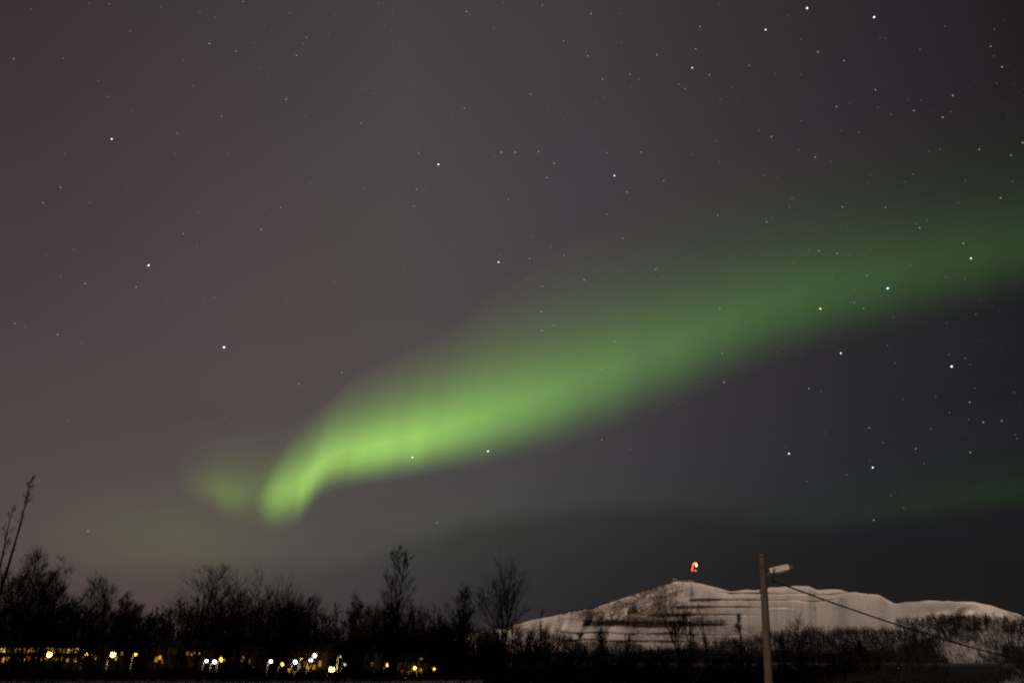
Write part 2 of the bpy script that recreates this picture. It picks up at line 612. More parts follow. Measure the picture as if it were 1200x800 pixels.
# ------------------------------------------------------------------ hillside woods (a far mass of bare birch scrub)
def woods_density(x, y):
    """how thickly scrub stands at the hill point seen at photo column x, row y (0..1)"""
    d = 0.0
    if 700 < x < 1075:
        lim = 757 - 17 * float(sstep(x, 790, 905)) - 6 * float(sstep(x, 900, 1000)) - 6 * float(sstep(x, 1000, 1060)) + 5 + 2.0 * hwob(x * 1.3)
        d = 0.95 * float(sstep(y, lim - 2, lim + 4))
        if x > 745 and y > 735:
            d = max(d, 0.16)
    if 1050 <= x < 1145:
        d = max(d, 0.7 * float(sstep(y, 721 + 2 * hwob(x), 731)) * (1 - 0.75 * float(sstep(y, 752, 758)) * float(sstep(x, 1095, 1112))))
    if 1095 < x < 1160 and 725 < y < 741:
        d = max(d, 1.0)
    if x >= 1145:
        d = max(d, 0.35 * float(sstep(y, 716, 730)))
    if x > 1098 and y > 764 and x - 1098 < (y - 762) * 0.9:
        d = 0.9
    if x > 1176 and (y < 744 and y > 728 or y > 762):
        d = 0.95
    if 680 < x < 850 and 729.5 < y < 735:
        d = max(d, 0.9 * float(sstep(x, 680, 720)))
    if x <= 820 and y > 757 + 2.5 * hwob(x):
        d = max(d, 0.85)
    if x < 660 and y > 741:
        d = max(d, 0.5)
    if x < 625:
        d = max(d, 0.9 * (1 - float(sstep(x, 585, 625))))
    if x <= 800 and y <= 728:
        d = max(d, 0.30 * float(sstep(x, 610, 690)))
    if x < 700 and y < 722:
        d = max(d, 0.4)
    if 800 < x < 1040 and y < 728:
        d = max(d, 0.006)
    return d


rnd = random.Random(3)
segs = []
cnt = 0
for _ in range(110000):
    x = rnd.uniform(500, 1235)
    y = rnd.uniform(684, 800)
    yr = np.interp(x, RIDGE[:, 0], RIDGE[:, 1])
    if y < yr + 1.5 or rnd.random() > woods_density(x, y) * 0.62:
        continue
    p = hill_point(x, y)
    px, py_, pz = float(p[0]), float(p[1]), float(p[2]) - 0.2
    hgt = rnd.uniform(2.2, 5.2) if woods_density(x, y) > 0.3 else rnd.uniform(1.2, 3.0)
    r0 = rnd.uniform(0.06, 0.11)
    lx, ly = rnd.gauss(0, .1) * hgt, rnd.gauss(0, .1) * hgt
    segs.append((px, py_, pz, px + lx, py_ + ly, pz + hgt, r0, 0.025))
    for b in range(7):
        f = rnd.uniform(0.2, 0.92)
        az = rnd.uniform(0, 6.28)
        L = hgt * rnd.uniform(0.22, 0.42) * (1.15 - f * 0.6)
        bx, by_, bz = px + lx * f, py_ + ly * f, pz + hgt * f
        ex, ey, ez = bx + math.cos(az) * L * .6, by_ + math.sin(az) * L * .6, bz + L * .85
        segs.append((bx, by_, bz, ex, ey, ez, 0.04, 0.022))
        segs.append((bx * .5 + ex * .5, by_ * .5 + ey * .5, bz * .5 + ez * .5, ex + rnd.uniform(-.5, .5), ey + rnd.uniform(-.5, .5), ez + rnd.uniform(-.1, .4), 0.03, 0.018))
    cnt += 1
V, F = prisms(segs, 3)
wood = link('hillside_woods', mesh_np('hillside_woods', V, F, M_scrub))
tag(wood, 'dark bare birch scrub covering the snowy slopes of the hill', 'woods', kind='stuff')


# ------------------------------------------------------------------ bare trees
def grow(seed, H, spread, style='spread', base=0.15, n1=26, n2=7, n3=5, lean=(0, 0), fat=1.0, tips=2):
    """skeleton of a leafless tree: returns trunk segments and crown segments"""
    rn = random.Random(seed)
    trunk, crown = [], []
    n1, n2, n3 = int(n1 * 1.9), max(3, int(n2 * .85)), max(3, int(n3 * .8))
    tips = 1

    def line(p, d, L, r0, r1, n, up, wild, out):
        pts = [p]
        rr = [r0]
        s = L / n
        for i in range(n):
            d = (d[0] + rn.gauss(0, wild), d[1] + rn.gauss(0, wild), d[2] + rn.gauss(0, wild * .7) + up)
            q = math.sqrt(d[0] ** 2 + d[1] ** 2 + d[2] ** 2)
            d = (d[0] / q, d[1] / q, d[2] / q)
            p2 = (p[0] + d[0] * s, p[1] + d[1] * s, p[2] + d[2] * s)
            ra, rb = r0 + (r1 - r0) * i / n, r0 + (r1 - r0) * (i + 1) / n
            out.append((*p, *p2, ra, rb))
            p = p2
            pts.append(p)
            rr.append(rb)
        return pts, rr, d

    def sub(pts, rr, f):
        k = f * (len(pts) - 1)
        i = min(int(k), len(pts) - 2)
        w = k - i
        a, b = pts[i], pts[i + 1]
        d = (b[0] - a[0], b[1] - a[1], b[2] - a[2])
        q = math.sqrt(d[0] ** 2 + d[1] ** 2 + d[2] ** 2) or 1
        return tuple(a[c] + (b[c] - a[c]) * w for c in range(3)), tuple(c / q for c in d), rr[i] + (rr[i + 1] - rr[i]) * w

    def side(d, ang):
        az = rn.uniform(0, 2 * math.pi)
        o = (math.cos(az), math.sin(az), rn.uniform(-.15, .55))
        k = o[0] * d[0] + o[1] * d[1] + o[2] * d[2]
        o = tuple(o[c] - k * d[c] for c in range(3))
        q = math.sqrt(sum(c * c for c in o)) or 1
        o = tuple(c / q for c in o)
        return tuple(d[c] * math.cos(ang) + o[c] * math.sin(ang) for c in range(3))

    def branch(p, d, L, r, lvl):
        n = 5 if lvl == 1 else (4 if lvl == 2 else 2)
        pts, rr, _ = line(p, d, L, r, max(r * .35, .009), n, .12 if lvl < 3 else .06, .13 if lvl == 1 else .17, crown)
        if lvl == 1:
            for _ in range(n2):
                f = rn.uniform(.22, 1.0)
                q, dd, rq = sub(pts, rr, f)
                branch(q, side(dd, R(rn.uniform(18, 42))), L * rn.uniform(.42, .72) * (1.15 - .5 * f), max(rq * .6, .012), 2)
        elif lvl == 2:
            for _ in range(n3):
                f = rn.uniform(.15, 1.0)
                q, dd, rq = sub(pts, rr, f)
                branch(q, side(dd, R(rn.uniform(16, 40))), L * rn.uniform(.45, .8), max(rq * .6, .010), 3)
        else:
            for _ in range(tips):
                q, dd, rq = sub(pts, rr, rn.uniform(.3, 1.0))
                e = side(dd, R(rn.uniform(14, 36)))
                l2 = L * rn.uniform(.5, .9)
                crown.append((*q, q[0] + e[0] * l2, q[1] + e[1] * l2, q[2] + e[2] * l2 + .05 * l2, .010, .006))

    rt = (0.010 * H + 0.02) * fat
    d0 = (lean[0], lean[1], 1.0)
    if style == 'vase':
        pts, rr, d = line((0, 0, -.3), d0, H * base, rt, rt * .8, 4, .05, .03, trunk)
        top = pts[-1]
        for k in range(6):
            az = k * 1.05 + rn.uniform(-.3, .3)
            tilt = R(rn.uniform(8, 30))
            e = (math.cos(az) * math.sin(tilt), math.sin(az) * math.sin(tilt), math.cos(tilt))
            L = H * (1 - base) * rn.uniform(.78, 1.03)
            pp, r2, _ = line(top, e, L, rt * .5, .012, 8, .05, .05, crown)
            for _ in range(n1 // 4):
                f = rn.uniform(.12, .98)
                q, dd, rq = sub(pp, r2, f)
                branch(q, side(dd, R(rn.uniform(25, 45))), spread * rn.uniform(.45, .8) * (1.1 - .75 * f), max(rq * .6, .014), 1 if f < .7 else 2)
    elif style in ('twin', 'clump'):
        ns = 2 if style == 'twin' else rn.randint(4, 6)
        for k in range(ns):
            az = k * 2 * math.pi / ns + rn.uniform(-.4, .4)
            tilt = R(rn.uniform(1, 2.2)) if style == 'twin' else R(rn.uniform(5, 22))
            e = (math.cos(az) * math.sin(tilt) + lean[0], math.sin(az) * math.sin(tilt) + lean[1], math.cos(tilt))
            L = H * (rn.uniform(.93, 1.0) if style == 'twin' else rn.uniform(.7, 1.02))
            pts, rr, _ = line((math.cos(az) * .12, math.sin(az) * .12, -.3), e, L + .3, rt * .75, .014, 9, .05, .04, trunk)
            for _ in range(n1 // ns):
                f = base + (1 - base) * rn.random() ** 1.15
                q, dd, rq = sub(pts, rr, f)
                branch(q, side(dd, R(rn.uniform(25, 50))), spread * rn.uniform(.55, 1.0) * (1.12 - .85 * f), max(rq * .55, .014), 1)
    else:
        pts, rr, _ = line((0, 0, -.3), d0, H + .3, rt, .014, 11, .04, .045 if style != 'thin' else .03, trunk)
        for _ in range(n1):
            f = base + (1 - base) * rn.random() ** .9
            q, dd, rq = sub(pts, rr, f)
            ang = R(rn.uniform(38, 68)) if style == 'spread' else R(rn.uniform(20, 42))
            branch(q, side(dd, ang), spread * rn.uniform(.65, 1.1) * (1.12 - .8 * f), max(rq * .55, .014), 1)
    return trunk, crown


def tree_object(seed, H, spread, style, name, label, cat, loc, group=None, top_over=None, **kw):
    tr, cr = grow(seed, H, spread, style, **kw)
    if top_over is not None:            # stretch to the full height and set the tree so that its tip stands over top_over
        both = np.array(tr + cr)
        k = int(np.argmax(both[:, 5]))
        f = H / both[k, 5]
        tr = [tuple(v * f for v in q[:6]) + q[6:] for q in tr]
        cr = [tuple(v * f for v in q[:6]) + q[6:] for q in cr]
        x = top_over - both[k, 3] * f
        loc = (x, loc[1], gz(x, loc[1]))
    o = empty(name, loc)
    tag(o, label, cat, group)
    V, F = prisms(tr, 6)
    link('trunk', mesh_np('trunk', V, F, M_bark), o)
    V, F = prisms(cr, 3)
    link('crown', mesh_np('crown', V, F, M_twig), o)
    return o


def gz(x, y):
    return float(ground_z(x, y))


# photo column, row of the top, distance, half spread as a share of the height, style, extra settings, name, label
TREES = [
    (38, 553, 60, .12, 'thin', dict(base=.45, n1=7, n2=3, n3=3, lean=(.20, 0), seed=2), 'leaning_sapling', 'tall thin leaning sapling rising highest of all above the bushy birch thicket'),
    (16, 588, 62, .12, 'thin', dict(base=.4, n1=7, n2=3, n3=3, lean=(.07, 0), seed=5), 'leaning_sapling', 'shorter thin sapling close beside the tall leaning one'),
    (36, 634, 84, .55, 'clump', dict(base=.16, n1=38, n2=9, n3=7, seed=21), 'birch_tree', 'broad dense many-stemmed bare birch under the tall leaning sapling'),
    (68, 648, 92, .40, 'clump', dict(base=.2, n1=32, n2=8, n3=6, seed=33), 'birch_tree', 'bushy bare birch just beside the densest thicket and over the lit building'),
    (4, 662, 88, .50, 'clump', dict(base=.16, n1=34, n2=8, n3=6, seed=23), 'birch_tree', 'dense low bare birch at the foot of the leaning saplings'),
    (88, 690, 96, .50, 'clump', dict(base=.2, n1=26, n2=7, n3=6, seed=34), 'birch_tree', 'low rounded bare birch between the lit building and the pointed birch'),
    (122, 666, 95, .48, 'spread', dict(base=.2, n1=36, n2=8, n3=6, seed=41), 'birch_tree', 'pointed bare birch with fine upright twigs above an orange street lamp'),
    (152, 690, 99, .30, 'thin', dict(base=.2, n1=18, n2=5, n3=4, seed=43), 'birch_tree', 'slim sparse bare birch between the pointed birch and the arching one'),
    (193, 688, 93, .68, 'clump', dict(base=.2, n1=26, n2=8, n3=6, seed=52), 'birch_tree', 'bare birch with long limbs arching over sideways'),
    (250, 652, 94, .46, 'spread', dict(base=.24, n1=30, n2=7, n3=6, fat=1.2, seed=64), 'birch_tree', 'tall bare birch with one straight dark trunk and wide crooked limbs above two white lamps'),
    (276, 700, 101, .34, 'spread', dict(base=.2, n1=22, n2=7, n3=5, seed=66), 'birch_tree', 'short bare birch squeezed between two taller spreading birches'),
    (303, 658, 93, .46, 'vase', dict(base=.22, n1=34, n2=7, n3=6, fat=1.2, seed=72), 'birch_tree', 'dense bare birch whose forked limbs rise to a tufted top above the white lamps'),
    (336, 674, 97, .56, 'vase', dict(base=.2, n1=34, n2=7, n3=6, seed=75), 'birch_tree', 'wide rounded bare birch with curling outer twigs near the brightest white lamp'),
    (376, 690, 98, .5, 'spread', dict(base=.2, n1=26, n2=7, n3=5, seed=81), 'birch_tree', 'medium bare birch with a small pointed crown past the brightest white lamp'),
    (416, 688, 104, .26, 'thin', dict(base=.25, n1=20, n2=5, n3=4, seed=83), 'birch_tree', 'faint slender bare birch just before the tall twin-stemmed one'),
    (440, 705, 96, .42, 'clump', dict(base=.2, n1=26, n2=7, n3=6, seed=86), 'birch_tree', 'bushy low bare birch at the foot of the tall twin-stemmed one'),
    (467, 636, 92, .27, 'twin', dict(base=.22, n1=46, n2=6, n3=5, seed=91), 'birch_tree', 'tall narrow twin-stemmed bare birch standing well above the middle of the thicket'),
    (480, 700, 95, .40, 'clump', dict(base=.2, n1=32, n2=8, n3=6, seed=93), 'birch_tree', 'bushy bare birch filling the space around the twin-stemmed tree'),
    (512, 722, 103, .40, 'spread', dict(base=.2, n1=24, n2=7, n3=5, seed=94), 'birch_tree', 'small bare birch in the low gap between two tall trees'),
    (543, 678, 96, .36, 'thin', dict(base=.22, n1=28, n2=7, n3=6, seed=101), 'birch_tree', 'narrow bare birch with upright twigs before the broad fan-shaped one'),
    (587, 640, 88, .46, 'vase', dict(base=.26, n1=22, n2=6, n3=4, seed=115), 'birch_tree', 'broad fan-shaped bare birch standing alone where the hill begins'),
    (636, 712, 84, .16, 'thin', dict(base=.2, n1=14, n2=4, n3=3, seed=121), 'birch_sapling', 'very thin bare sapling before the low end of the hill'),
    (650, 732, 80, .40, 'vase', dict(base=.3, n1=18, n2=4, n3=4, seed=126), 'birch_sapling', 'small forked bare tree against the snow at the low end of the hill'),
    (682, 738, 82, .36, 'spread', dict(base=.25, n1=18, n2=5, n3=4, seed=131), 'birch_sapling', 'small bare tree in front of the two lowest snow terraces'),
    (703, 733, 84, .30, 'thin', dict(base=.2, n1=20, n2=5, n3=4, seed=134), 'birch_sapling', 'upright bare tree before the lower snow terraces'),
    (737, 742, 83, .36, 'spread', dict(base=.2, n1=18, n2=5, n3=4, seed=137), 'birch_sapling', 'short bare tree next to the broad one under the summit'),
    (766, 688, 82, .38, 'vase', dict(base=.22, n1=20, n2=5, n3=4, seed=141), 'birch_tree', 'bare tree with a full vase-shaped crown in front of the hill just under its summit'),
    (808, 716, 85, .17, 'thin', dict(base=.25, n1=14, n2=4, n3=3, seed=151), 'birch_sapling', 'wispy bare sapling before the terraces, first of the pair below the beacon'),
    (819, 704, 87, .15, 'thin', dict(base=.25, n1=14, n2=4, n3=3, seed=153), 'birch_sapling', 'wispy taller bare sapling before the terraces, second of the pair below the beacon'),
    (867, 716, 84, .22, 'thin', dict(base=.3, n1=18, n2=5, n3=4, lean=(.05, 0), seed=156), 'birch_sapling', 'bare sapling between the snow terraces and the wooden pole'),
    (936, 712, 110, .38, 'spread', dict(base=.3, n1=18, n2=5, n3=3, seed=161), 'birch_sapling', 'faint spreading bare sapling past the wooden pole, under the cable'),
    (912, 741, 84, .34, 'thin', dict(base=.2, n1=20, n2=5, n3=4, seed=163), 'birch_sapling', 'dark bare sapling close beside the wooden pole'),
    (1005, 744, 88, .36, 'spread', dict(base=.2, n1=20, n2=5, n3=4, seed=166), 'birch_sapling', 'round-topped bare sapling in the dark brush under the sagging cable'),
    (1060, 752, 86, .36, 'spread', dict(base=.2, n1=20, n2=5, n3=4, seed=168), 'birch_sapling', 'low bare sapling in the brush before the snowy shoulder of the hill'),
    (1193, 742, 62, .40, 'clump', dict(base=.1, n1=30, n2=7, n3=6, seed=171), 'birch_tree', 'dark dense bare birch at the far end of the cable'),
]
for (px, py, dist, sh, style, kw, name, label) in TREES:
    kw = dict(kw)
    seed = kw.pop('seed')
    top = at_y(px, py, dist)
    lx = kw.get('lean', (0, 0))[0]
    gx_ = top.x
    z0 = gz(gx_, dist)
    H = top.z - z0
    loc = (gx_, dist, gz(gx_, dist))
    tree_object(seed, H, H * sh, style, name, label, 'tree', loc, 'bare birches of the treeline', top_over=top.x, **kw)

# ------------------------------------------------------------------ town lights in the dip
# column, row, photo diameter in pixels, colour key, label, with a visible post?
LAMPS = [
    (58.0, 766.5, 5.5, 'amber', 'white-hot amber street lamp in front of the lit building'),
    (101.5, 766.0, 3.6, 'orange', 'small orange street lamp just past the end of the lit building'),
    (132.5, 766.3, 5.5, 'amber', 'bright amber street lamp standing alone in dark thicket below the pointed birch'),
    (159.5, 766.5, 3.0, 'orange', 'dim orange street lamp half hidden by twigs below the slim birch'),
    (242.0, 774.0, 3.2, 'white', 'small white street lamp, first of the three close together'),
    (251.5, 775.0, 4.2, 'white', 'larger white street lamp, middle of the three close together'),
    (260.0, 772.5, 5.0, 'orange', 'orange street lamp, last of the three close together'),
    (317.5, 774.5, 3.8, 'white', 'white street lamp between the two dense rounded birches'),
    (330.5, 778.0, 3.4, 'orange', 'orange street lamp low in the twigs beside a white one'),
    (346.0, 775.3, 4.4, 'white', 'white street lamp with a lit post before the bright white floodlight'),
    (354.0, 772.0, 2.8, 'amber', 'small amber lamp between a white street lamp and the floodlight'),
    (364.5, 773.2, 5.0, 'warmwhite', 'warm white lamp just below the brightest white floodlight'),
    (369.3, 767.6, 5.0, 'white', 'brightest white floodlight, highest lamp of its cluster'),
    (389.0, 784.5, 6.0, 'amber', 'big amber street lamp set low below the white ones'),
    (399.5, 769.0, 2.4, 'teal', 'tiny bluish lamp above the big low amber one'),
    (404.0, 778.3, 3.8, 'cool', 'bluish white street lamp past the big low amber one'),
    (454.5, 778.5, 4.0, 'orange', 'orange street lamp above the low bright one under the twin-stemmed birch'),
    (456.5, 793.5, 6.0, 'amber', 'lowest bright amber street lamp under the twin-stemmed birch'),
    (494.0, 771.5, 2.2, 'dimwhite', 'faint whitish lamp above the cluster of yellow windows'),
    (486.0, 782.5, 4.0, 'orange', 'yellow lamp over the cluster of yellow windows'),
    (474.5, 792.0, 3.2, 'orange', 'small yellow lamp at the near end of the yellow windows'),
    (509.0, 784.0, 3.2, 'orange', 'small orange lamp at the far end of the yellow windows'),
    (533.0, 796.0, 2.6, 'orange', 'tiny yellow lamp low in the dark under the narrow birch'),
    (608.5, 796.5, 4.6, 'orange', 'yellow lamp low in the dark beneath the fan-shaped birch'),
]
LC = {'amber': ((1.0, .58, .16), 36.0), 'orange': ((1.0, .42, .04), 8.0), 'white': ((.93, .94, 1.0), 11.0), 'warmwhite': ((1.0, .86, .66), 8.0),
      'teal': ((.35, .75, .85), .8), 'cool': ((.72, .84, 1.0), 2.4), 'dimwhite': ((.8, .8, .85), .35)}
LM = {k: glow('lamp_glass_' + k, c, s, True) for k, (c, s) in LC.items()}
LAMP_D = 134.0
PXM = LAMP_D / 924.0 * 1.0
for i, (px, py, dia, key, label) in enumerate(LAMPS):
    c = at_y(px, py, LAMP_D + (i % 4) * 2.0)
    rad = max(dia * PXM * (.43 if key in ('white', 'cool', 'warmwhite') else .5), .12)
    px_off = rad * 1.15 + .28
    bx = c.x - px_off
    z0 = gz(bx, c.y)
    o = empty('street_lamp', (bx, c.y, z0))
    tag(o, label, 'street lamp', 'street lamps in the village')
    hz = c.z - z0
    bm = bmesh.new()
    pts = [(0, 0, -.2), (0, 0, hz - .9), (.02, 0, hz - .35), (px_off * .25, 0, hz + rad * .75), (px_off * .6, 0, hz + rad * 1.2), (px_off, 0, hz + rad * 1.05)]
    add_tube(bm, pts, [.14, .13, .125, .12, .11, .10], 8)
    link('post', bm_mesh('post', bm, M_post, True), o)
    bm = bmesh.new()
    bmesh.ops.create_uvsphere(bm, u_segments=16, v_segments=10, radius=rad)
    bmesh.ops.translate(bm, verts=bm.verts, vec=(px_off, 0, hz))
    link('lamp_globe', bm_mesh('lamp_globe', bm, LM[key], True), o)

# lit houses among the trees; windows are panes set in the walls
M_win_pale = glow('lit_window_pale', (1.0, .66, .22), 1.15)
M_win_amber = glow('lit_window_amber', (1.0, .44, .03), 1.05)
M_win_dim = glow('lit_window_dim', (1.0, .46, .05), .45)
WM = {'p': M_win_pale, 'a': M_win_amber, 'd': M_win_dim}


def house(x0, x1, depth, wins, top_row, label, gable=True):
    """photo columns x0..x1 of the lit facade; wins = list of (column, row, width px, height px, tone)"""
    pl, pr = at_y(x0, 770, depth), at_y(x1, 770, depth)
    w = pr.x - pl.x
    zc = at_y((x0 + x1) / 2, top_row, depth).z
    bx = (pl.x + pr.x) / 2
    z0 = gz(bx, depth) - .6
    o = empty('house', (bx, depth, z0))
    tag(o, label, 'house', 'houses in the village')
    hh = zc - z0
    dp = max(6.0, min(9.0, w * .6))
    bm = bmesh.new()
    add_box(bm, -w / 2, w / 2, 0, dp, 0, hh)
    link('wall', bm_mesh('wall', bm, M_wall), o)
    bm = bmesh.new()
    ov = .4
    rz = hh + min(1.6, w * .16)
    vsl = [bm.verts.new(p) for p in [(-w / 2 - ov, -ov, hh + .01), (w / 2 + ov, -ov, hh + .01), (w / 2 + ov, dp + ov, hh + .01), (-w / 2 - ov, dp + ov, hh + .01),
                                     (-w / 2 - ov, dp / 2, rz), (w / 2 + ov, dp / 2, rz)]]
    for f in [(3, 2, 1, 0), (0, 1, 5, 4), (2, 3, 4, 5), (1, 2, 5), (3, 0, 4)]:
        bm.faces.new([vsl[k] for k in f])
    link('roof', bm_mesh('roof', bm, M_roof), o)
    for (cx, cy, ww, wh, tone) in wins:
        p = at_y(cx, cy, depth)
        sx, sz = ww * depth / 924.0, wh * depth / 924.0
        lx, lz = p.x - bx, p.z - z0
        bm = bmesh.new()
        t = .07
        add_box(bm, lx - sx / 2 - t, lx + sx / 2 + t, -.05, .0 - .003, lz + sz / 2, lz + sz / 2 + t)
        add_box(bm, lx - sx / 2 - t, lx + sx / 2 + t, -.09, .0 - .003, lz - sz / 2 - t, lz - sz / 2)
        add_box(bm, lx - sx / 2 - t, lx - sx / 2, -.05, -.003, lz - sz / 2, lz + sz / 2)
        add_box(bm, lx + sx / 2, lx + sx / 2 + t, -.05, -.003, lz - sz / 2, lz + sz / 2)
        add_box(bm, lx - .025, lx + .025, -.05, -.003, lz - sz / 2, lz + sz / 2)
        wf = link('window', bm_mesh('window', bm, M_frame), o)
        bm = bmesh.new()
        add_box(bm, lx - sx / 2 + .004, lx + sx / 2 - .004, -.03, -.004, lz - sz / 2 + .004, lz + sz / 2 - .004)
        link('pane', bm_mesh('pane', bm, WM[tone]), wf)
    return o


rw = random.Random(8)
w1 = []
for cx in (1, 5.5, 10, 15, 19, 24, 28, 33, 37, 41, 46, 51, 56, 61, 65.5, 70, 75, 80.5, 85, 90):
    w1.append((cx, 761.5 + rw.uniform(-.8, .8), rw.uniform(2.2, 3.6), rw.uniform(3.2, 5.4), rw.choice('ppaad')))
for cx in (4, 9, 20, 24, 28.5, 33.5, 40.5, 45, 49, 54, 62.5, 67, 71.5, 79, 88):
    w1.append((cx, 772 + rw.uniform(-1, 1.6), rw.uniform(2.2, 4.2), rw.uniform(3.0, 5.0), rw.choice('aaadd')))
house(-14, 96, 152, w1, 757, 'long dark building with two rows of yellow and orange lit windows')
house(100, 146, 154, [(107, 768, 3.0, 4.0, 'd'), (112, 770, 2.5, 4.5, 'd'), (137, 771, 3.2, 4.0, 'a'), (143, 765, 2.2, 3.0, 'd')], 758, 'small dark house behind the bright amber lamp that stands alone')
house(176, 240, 150, [(183, 772, 3.2, 5.5, 'd'), (187.5, 770, 2.6, 4.0, 'a'), (191, 774, 2.6, 4.4, 'd'), (220, 765, 3.0, 3.6, 'd'), (226, 765.5, 4.0, 3.4, 'd'), (233, 764.5, 2.6, 3.2, 'd')], 759,
      'dark house with dim orange windows below the arching birch')
house(272, 302, 153, [(285, 772, 3.6, 6.0, 'd'), (291, 774, 3.4, 5.0, 'd'), (298, 782, 2.5, 3.0, 'd')], 762, 'narrow dark house with two dim orange windows past the three close lamps')
house(334, 384, 150, [(339, 785, 3.0, 4.0, 'a'), (345, 788, 5.0, 4.0, 'a'), (351, 781, 2.4, 3.0, 'd'), (358, 778, 3.4, 4.6, 'd'), (362, 783, 3.0, 5.5, 'a'), (368, 781, 3.0, 5.0, 'd'), (375, 777, 3.0, 6.0, 'd')], 763,
      'dark house with amber windows under the white floodlight')
house(427, 448, 152, [(436, 778, 2.6, 4.6, 'd'), (438.5, 787, 2.2, 3.0, 'd')], 766, 'small dark house with one dim window before the orange lamps')
house(466, 524, 146, [(471, 787, 2.0, 5.0, 'd'), (479, 788, 2.4, 4.0, 'a'), (484, 791, 2.2, 6.0, 'd'), (489, 789, 2.6, 7.0, 'a'), (493, 786, 3.0, 5.0, 'a'), (493, 795, 3.0, 4.0, 'a'), (501.5, 793, 2.0, 8.0, 'd'), (510, 795, 3.0, 5.0, 'd')], 776,
      'dark house with a cluster of tall yellow windows under the bushy birch')
house(612, 664, 146, [(620, 794, 2.6, 4.0, 'd'), (650, 795, 3.0, 4.0, 'a'), (656, 794, 4.0, 5.0, 'a')], 786, 'low dark house with yellow windows at the foot of the hill')

# ------------------------------------------------------------------ thicket: shrubs in front of and behind the village
protos = []
for k in range(7):
    o = tree_object(300 + k, 4.0, 1.7, 'clump', 'bare_shrub', 'x', 'shrub', (0, -400, 0), top_over=0.0, base=.06, n1=14, n2=7, n3=6)
    protos.append(o)
used = [False] * len(protos)
rs = random.Random(77)


def shrub(x, y, h, label, group, wide=1.0):
    k = rs.randrange(len(protos))
    if used[k]:
        o = copy_tree(protos[k])
    else:
        o = protos[k]
        used[k] = True
    o.location = (x, y, gz(x, y))
    o.rotation_euler = (0, 0, rs.uniform(0, 6.28))
    s = h / 4.0
    o.scale = (s * wide, s * wide, s)
    tag(o, label, 'shrub', group)


def z_at(px, py, d):
    return at_y(px, py, d).z


# behind the lamps and houses: the tall backing thicket
px = -30.0
while px < 640:
    for d in (167,):
        q = px + rs.uniform(-6, 6)
        topy = 716 + rs.uniform(-20, 16) + (20 if q > 500 else 0)
        x = at_y(q, 770, d).x
        shrub(x, d + rs.uniform(-4, 4), z_at(q, topy, d) - gz(x, d), 'tall dark bare shrub in the dense thicket behind the lit houses', 'thicket behind the houses', .95)
    px += 7.5
# bare bushes between the lamps, kept clear of them
px = -20.0
while px < 640:
    q = px + rs.uniform(-5, 5)
    near = min(abs(L[0] - q) for L in LAMPS)
    if near > 9:
        d = rs.uniform(116, 127)
        x = at_y(q, 770, d).x
        shrub(x, d, z_at(q, rs.uniform(740, 764), d) - gz(x, d), 'thin bare bush standing between the village lamps', 'bushes between the lamps', .42)
    px += 9.0
# low brush in front, kept below the lamps
px = -25.0
while px < 1230:
    for d in ((76, 83) if px < 640 else (66, 76, 84)):
        q = px + rs.uniform(-7, 7)
        if q < 640:
            topy = rs.uniform(778, 790)
            for L in LAMPS:
                if abs(L[0] - q) < 14 and topy < L[1] + 9:
                    topy = L[1] + rs.uniform(9, 14)
        elif q < 790:
            topy = rs.uniform(756, 770)
        elif q < 1075:
            topy = rs.uniform(758, 780)
        elif q < 1165:
            topy = rs.uniform(778, 796)
        else:
            topy = rs.uniform(757, 776)
        if topy > 797 or 1108 < q < 1160:
            continue
        x = at_y(q, 780, d).x
        dd = d + rs.uniform(-3, 3)
        h = z_at(q, topy, dd) - gz(x, dd)
        if h < .5:
            continue
        lab = ('low dark bare shrub on the snow bank in front of the village lamps', 'low shrubs before the village') if q < 640 else ('dark bare shrub in the brush at the foot of the snowy hill', 'brush before the hill')
        shrub(x, dd, h, lab[0], lab[1], 1.9 if h < 2 else 1.35)
    px += 19.0 if px > 640 else 17.0

# heath and dry stalks along the snow bank: nobody could count them
segs = []
for _ in range(34000):
    y = rs.uniform(56, 92)
    x = rs.uniform(-62, 62) * y / 88
    if (y < 74 and x < -2 or abs(x - .63 * y) < 4) and rs.random() < .93:
        continue
    z = gz(x, y)
    h = rs.uniform(.3, 1.0)
    a_, t_ = rs.uniform(0, 6.28), rs.uniform(.05, .5)
    ex, ey = x + math.cos(a_) * h * t_, y + math.sin(a_) * h * t_
    segs.append((x, y, z - .05, ex, ey, z + h, .022, .008))
    segs.append(((x + ex) / 2, (y + ey) / 2, z + h / 2, ex + rs.uniform(-.3, .3), ey + rs.uniform(-.2, .2), z + h * rs.uniform(.7, 1.1), .014, .006))
V, F = prisms(segs, 3)
tag(link('undergrowth', mesh_np('undergrowth', V, F, M_twig)), 'dark dry stalks and heath growing along the snow bank', 'undergrowth', kind='stuff')

# ------------------------------------------------------------------ wooden pole with lamp, cable, stay
PD = 31.0
ptop = at_y(893.2, 650.5, PD)
plow = at_y(901.2, 800.0, PD)
dirp = (ptop - plow)
k = (gz(plow.x, PD) - .5 - plow.z) / dirp.z
pbase = plow + dirp * k
pole = empty('utility_pole', (pbase.x, pbase.y, gz(pbase.x, pbase.y)))
tag(pole, 'weathered wooden pole with an unlit grey lamp near its top, before the terraced hill', 'pole')
po = Vector(pole.location)
bm = bmesh.new()
n = 14
pts = [pbase - po + (ptop - pbase) * (i / n) for i in range(n + 1)]
add_tube(bm, pts, [.165 - .045 * i / n for i in range(n + 1)], 16)
link('shaft', bm_mesh('shaft', bm, M_pole, True), pole)
bm = bmesh.new()
t = ptop - po
add_tube(bm, [t + Vector((0, 0, -.02)), t + Vector((0, 0, .02)), t + Vector((.005, 0, .06))], [.155, .155, .10], 16)
